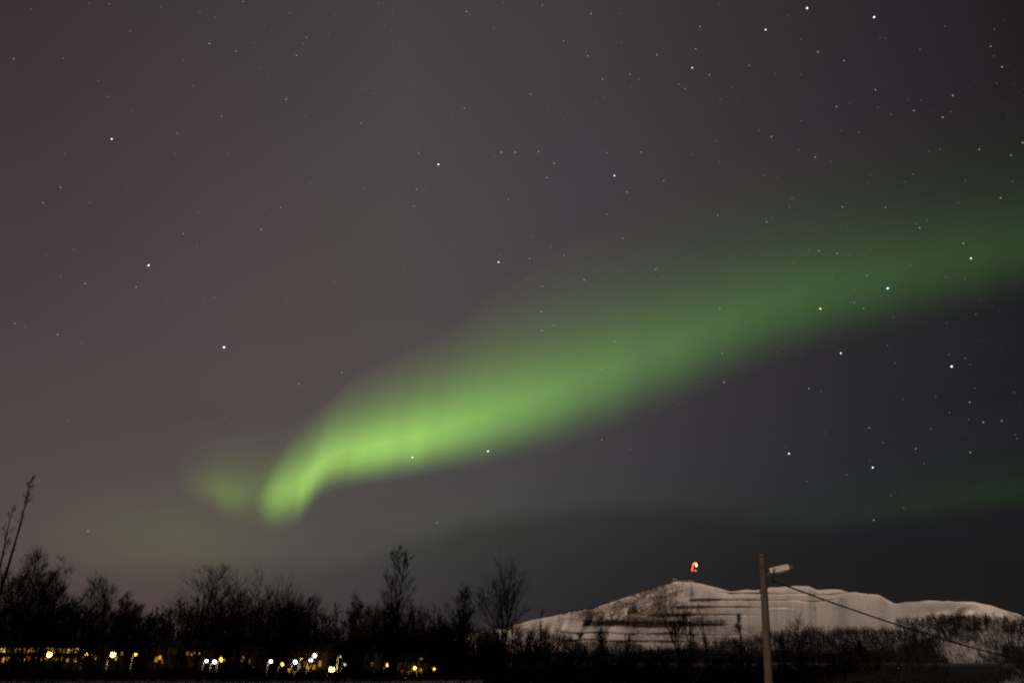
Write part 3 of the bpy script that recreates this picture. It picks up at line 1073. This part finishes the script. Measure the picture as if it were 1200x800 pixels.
link('cap', bm_mesh('cap', bm, M_dkmetal, True), pole)
# lamp: short arm, long tapered head with a dark nose and a shallow glass underneath
hl = at_y(902.0, 668.3, PD - .25) - po
hr = at_y(929.3, 662.8, PD - .35) - po
ax = (hr - hl).normalized()
side = Vector((0, 0, 1)).cross(ax).normalized()
up = ax.cross(side)
LL = (hr - hl).length


def headpts(f, hw, z0, z1):
    c = hl + ax * (LL * f)
    return [c + side * (-hw) + up * z0, c + side * hw + up * z0, c + side * hw * .8 + up * z1, c + side * (-hw * .8) + up * z1]


def loft(secs):
    b = bmesh.new()
    rings = [[b.verts.new(p) for p in s] for s in secs]
    for r0_, r1_ in zip(rings, rings[1:]):
        for q in range(len(r0_)):
            b.faces.new((r0_[q], r0_[(q + 1) % len(r0_)], r1_[(q + 1) % len(r0_)], r1_[q]))
    b.faces.new(list(reversed(rings[0])))
    b.faces.new(rings[-1])
    bmesh.ops.recalc_face_normals(b, faces=b.faces)
    bmesh.ops.bevel(b, geom=list(b.edges), offset=.012, segments=2, affect='EDGES', profile=.5)
    return b


head = link('lamp_head', bm_mesh('lamp_head', loft([headpts(0, .12, -.09, .065), headpts(.06, .15, -.105, .095), headpts(.55, .16, -.105, .10), headpts(.80, .15, -.10, .095)]), M_alu), pole)
link('nose', bm_mesh('nose', loft([headpts(.803, .145, -.095, .09), headpts(.95, .11, -.08, .075), headpts(1.02, .07, -.06, .05)]), M_dkmetal), head)
link('lens', bm_mesh('lens', loft([headpts(.20, .10, -.14, -.111), headpts(.45, .115, -.155, -.111), headpts(.74, .10, -.14, -.107)]), M_lens), head)
bm = bmesh.new()
pc = at_y(895.4, 671.5, PD) - po
add_tube(bm, [pc + Vector((.02, 0, -.1)), pc + Vector((.12, -.1, -.06)), hl + ax * .04, hl + ax * .20], [.04, .04, .038, .038], 10)
link('lamp_arm', bm_mesh('lamp_arm', bm, M_dkmetal, True), pole)
# clamp with hook that carries the cable, with the black lead up into the lamp
hook = at_y(906.0, 680.3, PD - .2) - po
sidep = at_y(897.5, 683, PD) - po
bm = bmesh.new()
add_tube(bm, [sidep, (sidep + hook) / 2 + Vector((0, 0, .03)), hook + Vector((-.05, 0, .05)), hook], [.022, .022, .022, .03], 8)
bmesh.ops.create_uvsphere(bm, u_segments=12, v_segments=8, radius=.075, matrix=Matrix.Translation(hook))
add_tube(bm, [hook + Vector((-.01, 0, -.04)), hook + Vector((0, 0, -.16))], [.03, .012], 8)
link('cable_hook', bm_mesh('cable_hook', bm, M_black, True), pole)
bm = bmesh.new()
lt = at_y(906.2, 664, PD - .6) - po
add_tube(bm, [hook, hook + (lt - hook) * .35 + Vector((.012, 0, 0)), hook + (lt - hook) * .7, lt], .019, 8)
link('lamp_lead', bm_mesh('lamp_lead', bm, M_black, True), pole)
bm = bmesh.new()
ins = at_y(890.8, 692, PD - .1) - po
inp = at_y(895.5, 691.5, PD) - po
add_tube(bm, [inp, ins, ins + Vector((-.03, 0, .0))], [.03, .045, .03], 10)
link('stay_bolt', bm_mesh('stay_bolt', bm, M_dkmetal, True), pole)

# sagging cable that runs off past the frame to a short service post
A = hook + po
E = at_y(1195, 770.5, 44.0)
E2 = at_y(1275, 790.0, 46.5)
bm = bmesh.new()
pts = []
for i in range(41):
    f = i / 40
    p = A.lerp(E2, f)
    mid = at_y(906 + (1180 - 906) * min(f * 1.2, 1.5), 0, 1)
    p.z -= .62 * 4 * f * (1 - f) * .55
    pts.append(p)
add_tube(bm, pts, .033, 8)
cable = link('overhead_cable', bm_mesh('overhead_cable', bm, M_black, True))
tag(cable, 'black cable sagging from the wooden pole down past the hill', 'cable')
bm = bmesh.new()
sz = gz(E2.x, E2.y)
add_tube(bm, [(E2.x, E2.y, sz - .4), (E2.x, E2.y, E2.z + .35)], [.11, .095], 12)
link_post = link('service_post', bm_mesh('service_post', bm, M_pole, True))
tag(link_post, 'short wooden service post where the black cable ends', 'post')

# thin stay wire from the pole to the ground
S0 = ins + po
S1 = at_y(800, 816, PD - 1)
kk = (gz(S1.x, S1.y) - S0.z) / (S1.z - S0.z)
S1 = S0 + (S1 - S0) * kk
bm = bmesh.new()
add_tube(bm, [S0, (S0 + S1) / 2 + Vector((0, 0, -.03)), S1], .005, 6)
tag(link('stay_wire', bm_mesh('stay_wire', bm, M_black, True)), 'thin steel stay wire slanting from the wooden pole to the ground', 'wire')

# ------------------------------------------------------------------ summit: hut and beacon mast
hp = Vector(hill_point(793.5, 681.5))
u = hp.y / 924.0
hut = empty('summit_hut', hp + Vector((0, 6, -.6)))
tag(hut, 'small pale flat-roofed hut with a long low annexe on the hill summit', 'hut')
bm = bmesh.new()
add_box(bm, -2.0, 1.6, -1.5, 2.5, 0, 4.4)
add_box(bm, 1.603, 17, -.9, 2.0, -2.5, 2.6)
link('wall', bm_mesh('wall', bm, M_hut), hut)
bm = bmesh.new()
add_box(bm, -2.4, 2.0, -1.9, 2.9, 4.403, 4.8)
add_box(bm, 2.01, 17.6, -1.3, 2.4, 2.603, 3.0)
link('roof', bm_mesh('roof', bm, M_frame), hut)
bm = bmesh.new()
add_box(bm, -1.2, .4, -1.56, -1.503, 1.6, 3.0)
link('window', bm_mesh('window', bm, M_frame), hut)

mp_ = Vector(hill_point(814.5, 683.5))
mtop = at_y(815.5, 659.0, mp_.y)
mast = empty('beacon_mast', mp_)
tag(mast, 'slim dark mast with a red beacon and its hooked light trail above the hill summit', 'mast')
hgt = mtop.z - mp_.z
bm = bmesh.new()
add_tube(bm, [(0, 0, -1.5), (0, 0, hgt + .4)], [.16, .09], 8)
for q in range(10):
    zz = hgt * (q + .5) / 10
    add_tube(bm, [(-.35 + .02 * q, 0, zz), (.35 - .02 * q, 0, zz)], .05, 6)
link('mast_tube', bm_mesh('mast_tube', bm, M_frame, True), mast)
M_red = glow('red_beacon_trail', (1.0, .09, .04), 2.0, True)
M_orange = glow('orange_beacon_trail', (1.0, .26, .02), 2.6, True)
M_hot = glow('white_hot_trail', (1.0, .80, .50), 3.6, True)


def pxo(x, y):
    p = at_y(x, y, mp_.y)
    return p - mp_


def hazard(pts, r, m, name):  # glowing tubes added in the hooked shape of one beacon's shaken light trail
    b = bmesh.new()
    for p in pts:
        bmesh.ops.create_uvsphere(b, u_segments=14, v_segments=10, radius=r, matrix=Matrix.Translation(p))
    if len(pts) > 1:
        add_tube(b, pts, r, 12)
    link(name, bm_mesh(name, b, m, True), mast)


ring = [(816.6, 664.2), (816.9, 660.2)]
hazard([pxo(816.0, 662.8), pxo(816.2, 661.2)], .66, M_hot, 'white_trail')
hazard([pxo(815.4, 659.4), pxo(812.9, 660.4)], .72, M_orange, 'orange_trail')
hazard([pxo(812.2, 662.0), pxo(811.0, 667.2), pxo(811.4, 668.2)], .72, M_red, 'red_trail')
hazard([pxo(814.6, 668.0), pxo(815.2, 668.2)], .72, M_red, 'red_trail')
bm = bmesh.new()
for (x, y) in [(816.3, 662.4), (814, 659.8), (811.5, 666), (814.9, 668.1)]:
    q = pxo(x, y)
    add_tube(bm, [(0, .35, q.z), (q.x, .35, q.z)], .07, 6)
link('trail_bracket', bm_mesh('trail_bracket', bm, M_frame, True), mast)

# ------------------------------------------------------------------ aurora: luminous curtains high above the land
AUR_PTS = [  # photo column of the lower hem, its row, row of the fade at the top, share of brightness
    (205, 588, 492, 0.0), (228, 596, 488, .05), (246, 603, 486, .12), (262, 610, 484, .20), (278, 617, 482, .19), (291, 620, 470, .14), (299, 620, 450, .15),
    (303, 624, 462, .28), (310, 626, 452, .50), (322, 628, 440, .70), (335, 627, 432, .82), (348, 622, 426, .92), (357, 611, 422, .95), (366, 597, 419, .95),
    (374, 586, 422, .92), (390, 579, 415, .97), (420, 574, 405, 1.0), (460, 568, 392, 1.0), (510, 560, 374, .92), 
(570, 551, 340, .66), (640, 537, 314, .47), (700, 519, 289, .34), (760, 496, 264, .265), (830, 468, 234, .21),
    (900, 438, 208, .170), (980, 415, 186, .140), (1060, 396, 168, .108), (1140, 376, 152, .088), (1200, 360, 141, .076), (1300, 336, 126, .06), (1400, 316, 114, .045)]


def aurora(name, label, pts, shear, color_l, color_r, profile, gain, dist):
    P = np.array(pts, dtype=float)
    s = np.concatenate([[0], np.cumsum(np.hypot(np.diff(P[:, 0]), np.diff(P[:, 1])))])
    s /= s[-1]
    NU, NV = 420, 26
    uu = np.linspace(0, 1, NU)

    def sm(c):
        raw = np.interp(uu, s, P[:, c])
        k = np.hanning(15)
        k /= k.sum()
        return np.convolve(np.pad(raw, 7, mode='edge'), k, 'valid')
    X, Y0, Y1 = sm(0), sm(1), sm(2)
    Y1 = Y1 - (Y0 - Y1) * .25 * sstep(X, 420, 760)
    verts = np.zeros((2, NV, NU, 3))
    for layer in range(2):
        for i in range(NV):
            v = i / (NV - 1)
            for j in range(NU):
                px_ = X[j] + shear(X[j]) * v ** 2.1
                d = ray(px_, Y0[j] + (Y1[j] - Y0[j]) * v).normalized()
                # the curtain trails away from the viewer to the right
                rr = dist * (1 + .10 * uu[j]) + layer * 220.0
                verts[layer, i, j] = (CAM + d * rr)[:]
    ids = np.arange(2 * NV * NU).reshape(2, NV, NU)

    def quads(a):
        return np.stack([a[:-1, :-1], a[:-1, 1:], a[1:, 1:], a[1:, :-1]], -1).reshape(-1, 4)
    faces = [quads(ids[0]), quads(ids[1])[:, ::-1]]
    for e in (ids[:, 0, :], ids[:, -1, :], ids[:, :, 0], ids[:, :, -1]):
        faces.append(quads(e))
    faces = np.concatenate(faces)
    amp = [(float(a), float(b)) for a, b in zip(s, P[:, 3])]

    def build(h):
        uv = h.node('ShaderNodeUVMap', uv_map='curtain')
        sp_ = h.node('ShaderNodeSeparateXYZ')
        h.l.new(uv.outputs[0], sp_.inputs[0])
        U, Vv = sp_.outputs[0], sp_.outputs[1]
        A_ = h.ramp(U, [(p, (a, a, a)) for p, a in amp], 'B_SPLINE')
        # rays: brightness varies along the curtain, the hem ripples a little
        nr = h.node('ShaderNodeTexNoise', noise_dimensions='1D')
        h.put(nr.inputs['W'], U)
        nr.inputs['Scale'].default_value = 31.0
        nr.inputs['Detail'].default_value = 1.5
        n0 = nr.outputs[0]
        vv = h.m('ADD', Vv, h.m('MULTIPLY', h.m('SUBTRACT', n0, .5), h.step(U, .11, .20, .09, .016)))
        prof = h.curve(h.m('MAXIMUM', vv, 0.0), profile)
        fade = h.step(Vv, 0.0, .05)
        fadet = h.step(Vv, .85, 1.0, 1.0, 0.0)
        st = h.m('MULTIPLY', h.m('MULTIPLY', A_, prof), h.m('MULTIPLY', fade, fadet))
        st = h.m('MULTIPLY', st, h.m('ADD', 1.0, h.m('MULTIPLY', h.m('SUBTRACT', n0, .5), h.step(U, .12, .35, .55, .16))))
        e = h.node('ShaderNodeEmission')
        h.put(e.inputs[0], h.mix(h.step(U, .1, .62), (*color_l, 1), (*color_r, 1)))
        h.put(e.inputs[1], h.m('MULTIPLY', st, gain * .5))
        tr = h.node('ShaderNodeBsdfTransparent')
        ad = h.node('ShaderNodeAddShader')
        h.l.new(tr.outputs[0], ad.inputs[0])
        h.l.new(e.outputs[0], ad.inputs[1])
        return ad.outputs[0]
    m = mat(name + '_light', build)
    m.cycles.emission_sampling = 'NONE'
    me = mesh_np(name, verts.reshape(-1, 3), faces, m)
    uvl = me.uv_layers.new(name='curtain')
    vi = np.zeros(len(me.loops), dtype=np.int32)
    me.loops.foreach_get('vertex_index', vi)
    jj = vi % NU
    iv = (vi // NU) % NV
    uvd = np.stack([jj / (NU - 1), iv / (NV - 1)], -1).astype(np.float32)
    uvl.data.foreach_set('uv', uvd.ravel())
    o = link(name, me)
    tag(o, label, 'aurora')
    return o


PROFILE = [(0.0, 0.0), (.045, .05), (.09, .19), (.15, .50), (.21, .83), (.265, .98), (.29, 1.0), (.32, .93), (.40, .68), (.50, .40), (.61, .21), (.74, .09), (.88, .025), (1.0, 0.0)]
aurora('aurora', 'bright green aurora band sweeping across the starry sky from a hooked bright end', AUR_PTS,
       lambda x: 92.0 * math.exp(-max(x - 325, 0) / 140.0) if x > 300 else -12.0 + 104 * max(0.0, (x - 262) / 38.0) if x > 262 else -12.0,
       (.47, .97, .115), (.27, .95, .11), PROFILE, .54, 7600.0)
aurora('aurora', 'faint dim green aurora streak low over the dark shoulder of the hill',
       [(860, 640, 560, 0), (940, 633, 548, .25), (1020, 628, 540, .5), (1100, 618, 528, .85), (1170, 610, 516, 1.0), (1240, 600, 505, 1.0), (1330, 590, 490, .3), (1380, 585, 485, 0)],
       lambda x: 0.0, (.2, .95, .14), (.2, .95, .14), PROFILE, .013, 8800.0)

# ------------------------------------------------------------------ stars
S0_ = 2.963
Z1 = [(0, 0), (400, 0), (800, 0), (0, 270), (400, 270), (800, 270)]
# b bright, m medium, f faint; second letter colour: w white, u blue, y yellow, r reddish
STARS = [
    "310,11,fw 380,14,mu 845,6,mu 1162,52,fu 1064,130,mu 1142,120,fw 1052,152,fw 1030,193,mw 727,152,mw 820,179,mw 880,150,fw 636,211,fw 906,235,fw 933,268,fw 48,205,mw 220,203,fw 341,280,fw 670,298,fw 994,345,mw 770,404,mu 1059,402,fw 616,463,mu 388,483,br 458,384,fw 375,335,fw 790,534,fw 607,534,fw 224,535,fw 210,651,mw 150,704,mw 310,703,fw 437,647,fw 1076,635,fw 687,736,fw 917,727,fw 975,720,mw 907,797,mw 1117,484,fw 452,108,fw 108,32,fw 746,60,fw 694,44,fw 1005,46,fw 918,92,fw 560,25,fw 833,445,fw",
    "129,12,fw 179,38,fw 151,88,fw 435,41,mw 447,50,fw 561,10,fw 698,18,mu 845,44,fw 867,48,mw 772,143,mw 856,194,mw 850,182,fw 972,148,fw 967,47,fw 1095,191,mw 1172,293,mu 1002,258,mw 1034,277,fw 907,275,mw 657,328,mw 427,376,mw 68,429,mw 72,308,fw 116,325,fw 470,232,fw 371,197,fw 178,149,fw 719,380,fw 887,355,fw 910,338,fw 555,529,mw 604,529,mw 684,527,mw 532,541,fw 525,552,fw 640,552,fw 738,567,mw 713,617,mw 268,533,mw 268,508,fw 337,571,bw 261,657,mu 288,665,fw 253,716,mu 335,653,fw 921,531,mw 1040,528,mw 948,610,bu 992,667,mw 1119,628,mw 922,745,my 580,692,mw 78,653,fw 219,445,fw 386,410,fw 251,298,fw 530,98,fw 617,464,fw 472,352,fw 880,462,fr 420,750,fw 339,781,fw 806,540,fw 1008,302,fw 774,414,fw",
    "124,16,fw 432,29,bu 665,60,bw 288,104,bw 60,93,mw 367,55,fw 411,138,fw 470,181,mw 560,211,mw 910,91,fw 703,134,fw 685,131,fw 1070,161,mw 1081,195,fw 1109,233,mw 1082,103,fw 824,172,fw 33,236,by 45,170,mw 93,260,mw 231,228,mw 8,309,mw 321,257,fr 410,259,fw 171,305,fw 130,345,fw 669,312,mw 938,332,mw 1090,290,fw 580,357,fw 534,371,mw 678,374,fw 723,398,fw 803,384,mw 782,346,fw 827,348,fw 903,408,mw 930,388,fw 309,475,mw 405,520,fw 460,546,mw 514,562,fw 1030,519,mw 1181,496,mw 1140,539,mw 894,517,fw 857,524,fw 550,453,fw 612,461,fw 412,420,fw 329,620,fw 380,687,fw 371,719,fw 291,770,mw 311,753,fw 122,747,mu 770,631,fw 800,604,fw 555,718,mw 574,703,fw 704,720,mw 1104,687,mw 823,791,mw 811,776,fw 850,764,fw 957,703,fw 572,789,fw 284,611,fw 652,608,fw 643,635,fw 982,627,fw 1145,631,fw 35,536,fw 114,490,fw 265,453,fw 128,562,fw",
    "636,12,mw 685,55,fw 257,66,fw 516,121,bw 296,185,mw 473,196,mw 575,236,fw 51,323,mw 87,332,fw 200,361,mw 282,387,fw 711,246,fw 746,232,fw 997,245,fw 992,63,fw 1163,177,fw 768,154,fw 778,405,bu 1038,533,mw 782,654,fw 187,551,fw 447,785,fw 235,660,fw 966,526,fw 212,161,fw 161,83,fw",
    "978,26,mu 666,20,fw 383,51,fw 210,72,fw 549,87,fw 546,110,bu 654,97,mw 773,86,mw 728,55,fw 215,135,fw 582,164,fw 644,169,fw 698,195,mw 717,216,fw 843,172,mw 1092,135,mw 1116,161,fw 1060,137,fw 1027,98,fw 1075,93,fw 985,221,fw 908,247,fw 288,231,fw 581,233,fw 695,282,mw 527,269,fw 738,329,mw 774,331,fw 696,347,mw 820,346,fw 656,309,fw 950,386,mw 903,480,mw 49,387,fw 228,397,fw 3,492,mw 122,488,fw 137,527,fw 582,396,fw 641,396,fw 489,421,fw 510,388,fw 838,414,fw 247,787,bw 509,766,bw 904,726,mw 894,647,fw 685,696,fw 1172,605,fw 1002,759,fw",
    "473,71,mw 537,79,mw 575,86,fw 520,154,fw 346,183,fw 641,157,mw 653,63,fw 975,45,mw 1001,97,bw 790,120,fw 914,162,fw 980,167,fw 712,201,bu 478,272,by 596,251,mu 628,270,mw 597,208,fw 545,246,fw 565,222,fw 506,227,fw 129,272,mw 83,380,fw 137,426,mw 144,527,mw 53,525,fw 329,422,fw 549,426,bu 731,302,fw 917,321,fw 1018,291,fw 712,398,fw 738,460,fw 934,472,bu 997,464,fw 981,443,fw 925,430,fw 438,549,mw 480,558,fw 879,577,fw 997,596,mw 927,632,fw 993,655,fw 1044,665,mw 1108,660,mw 1155,708,fw 1160,722,fw 648,685,mu 369,774,bw 359,751,fw 809,757,mw 999,770,mw 862,688,fw 1015,547,fw 1150,562,fw 765,585,fw 385,112,fw 437,68,fw",
]
LOW = [(1022.8, 547.5, 'bw'), (1019.5, 540.2, 'fw'), (1073, 525.4, 'mw'), (1024, 609, 'mw'), (512, 612, 'mw'), (103, 622, 'mw'), (992, 556, 'fw'), (1044, 580, 'fw'),
       (945.5, 563.7, 'fw'), (965.9, 506.7, 'fw'), (1091, 502.6, 'fw'), (1083, 542.7, 'fw'), (1035, 518.5, 'fw'), (1059, 595, 'fw')]
UNIQUE = {  # nearest photo position -> label
    (131, 163): 'bright reddish white star high in the brownish part of the sky, alone',
    (262.5, 406.5): 'brightest blue star of the brownish sky above the hooked end of the aurora',
    (174, 311): 'white star between the reddish star and the blue one beside the hooked aurora',
    (513.7, 192.7): 'bright white star above two small blue stars in the middle of the sky',
    (720, 206): 'blue star below two white ones, close over the yellowish star',
    (945.8, 9.8): 'brilliant blue star at the very top of the sky',
    (1024.4, 20.2): 'bright white star at the top, beside the brilliant blue one',
    (897.2, 35.1): 'white star below the brilliant blue one at the top of the sky',
    (811.1, 79.6): 'yellowish bright star high above the aurora band',
    (584.3, 307.1): 'bright blue star just above the middle of the aurora band',
    (483.4, 535.6): 'white star shining through the brightest lower hem of the aurora',
    (571.8, 528.5): 'white star at the dark lower edge of the aurora, next along its hem',
    (1040.3, 337.8): 'most brilliant blue white star of all, inside the dim end of the aurora',
    (1137.8, 302.7): 'white star above the most brilliant blue one, inside the dim green end',
    (961.3, 361.8): 'yellow star inside the dim green end of the aurora',
    (985.3, 413.8): 'blue star just under the dim green end of the aurora',
    (1115.2, 429.3): 'brilliant blue white star in the dark sky under the end of the aurora',
    (924.5, 531.2): 'bright white star in the dark sky over the pole, larger of a close pair',
    (1022.8, 547.5): 'bright white star low over the hill, larger of a close upright pair',
}
SCOL = {'w': (1.0, .97, .92), 'u': (.55, .72, 1.0), 'y': (1.0, .86, .42), 'r': (1.0, .62, .48)}
SSZ = {'b': (4.7, 2.6), 'm': (3.6, .54), 'f': (3.2, .19)}
SR = 6500.0
star_me = {}
for sz_, (rad, st) in SSZ.items():
    for cc, c in SCOL.items():
        bm = bmesh.new()
        bmesh.ops.create_icosphere(bm, subdivisions=2, radius=rad)
        star_me[sz_ + cc] = bm_mesh('star', bm, glow('starlight_' + {'b': 'bright', 'm': 'medium', 'f': 'faint'}[sz_] + '_' + {'w': 'white', 'u': 'blue', 'y': 'yellow', 'r': 'red'}[cc], c, st), True)
ap = np.array(AUR_PTS)


def where(x, y):
    if x < 300:
        return 'above'
    lo, hi_ = np.interp(x, ap[:, 0], ap[:, 1]), np.interp(x, ap[:, 0], ap[:, 2])
    return 'below' if y > lo - 8 else ('in' if y > hi_ + 60 else 'above')


WL = {'above': 'in the brownish dark sky outside and above the aurora', 'in': 'shining through the green aurora band', 'below': 'in the dark grey sky beneath the aurora'}
SN = {'m': 'small', 'f': 'very faint tiny'}
CN = {'w': 'white', 'u': 'bluish', 'y': 'yellowish', 'r': 'reddish'}
stars = []
for (ox, oy), s in zip(Z1, STARS):
    for q in s.split():
        a_, b_, k_ = q.split(',')
        stars.append((ox + float(a_) / S0_, oy + float(b_) / S0_, k_))
stars += LOW
rq = random.Random(4)
sizes = {}
for (x, y, k_) in stars:
    o = link('star', star_me[k_])
    o.location = at_r(x, y, SR)
    s = rq.uniform(.85, 1.12)
    best = min(UNIQUE, key=lambda u_: math.hypot(u_[0] - x, u_[1] - y))
    if math.hypot(best[0] - x, best[1] - y) < 4 and k_[0] in 'bm' and best not in sizes:
        lab = UNIQUE[best]
        sizes[best] = 1
        grp = 'bright stars'
        if best in ((1040.3, 337.8), (945.8, 9.8), (1115.2, 429.3)):
            s = 1.35
        if best == (262.5, 406.5):
            s = 1.5
    else:
        kk = k_[0] if k_[0] != 'b' else 'm'
        w_ = where(x, y)
        lab = f'{SN[kk]} {CN[k_[1]]} star {WL[w_]}'
        grp = f'{SN[kk]} {CN[k_[1]]} stars {w_} the aurora'
    o.scale = (s, s, s)
    tag(o, lab, 'star', grp)
# the dust of stars too faint to count
rd = np.random.RandomState(9)
base = bmesh.new()
bmesh.ops.create_icosphere(base, subdivisions=1, radius=1.0)
bv = np.array([v.co[:] for v in base.verts])
bf = np.array([[v.index for v in f.verts] for f in base.faces])
base.free()
VV, FF = [], []
for i in range(760):
    x, y = rd.uniform(-60, 1260), rd.uniform(-60, 600)
    if x < 420 and rd.rand() < .55 or x > 800 and rd.rand() < .4:
        continue
    p = np.array(at_r(x, y, 6800.0)[:])
    FF.append(bf + len(VV) * len(bv))
    VV.append(p + bv * rd.uniform(2.2, 3.6))
dust = link('star_dust', mesh_np('star_dust', np.concatenate(VV), np.concatenate(FF), glow('starlight_dust', (.9, .92, 1.0), .085)))
tag(dust, 'scattered dust of the faintest stars all over the sky', 'stars', kind='stuff')
print('shrubs', sum(o.name.startswith('bare_shrub') for o in bpy.data.objects), 'saplings', cnt, 'stars', len(stars), 'objects', len(bpy.data.objects))
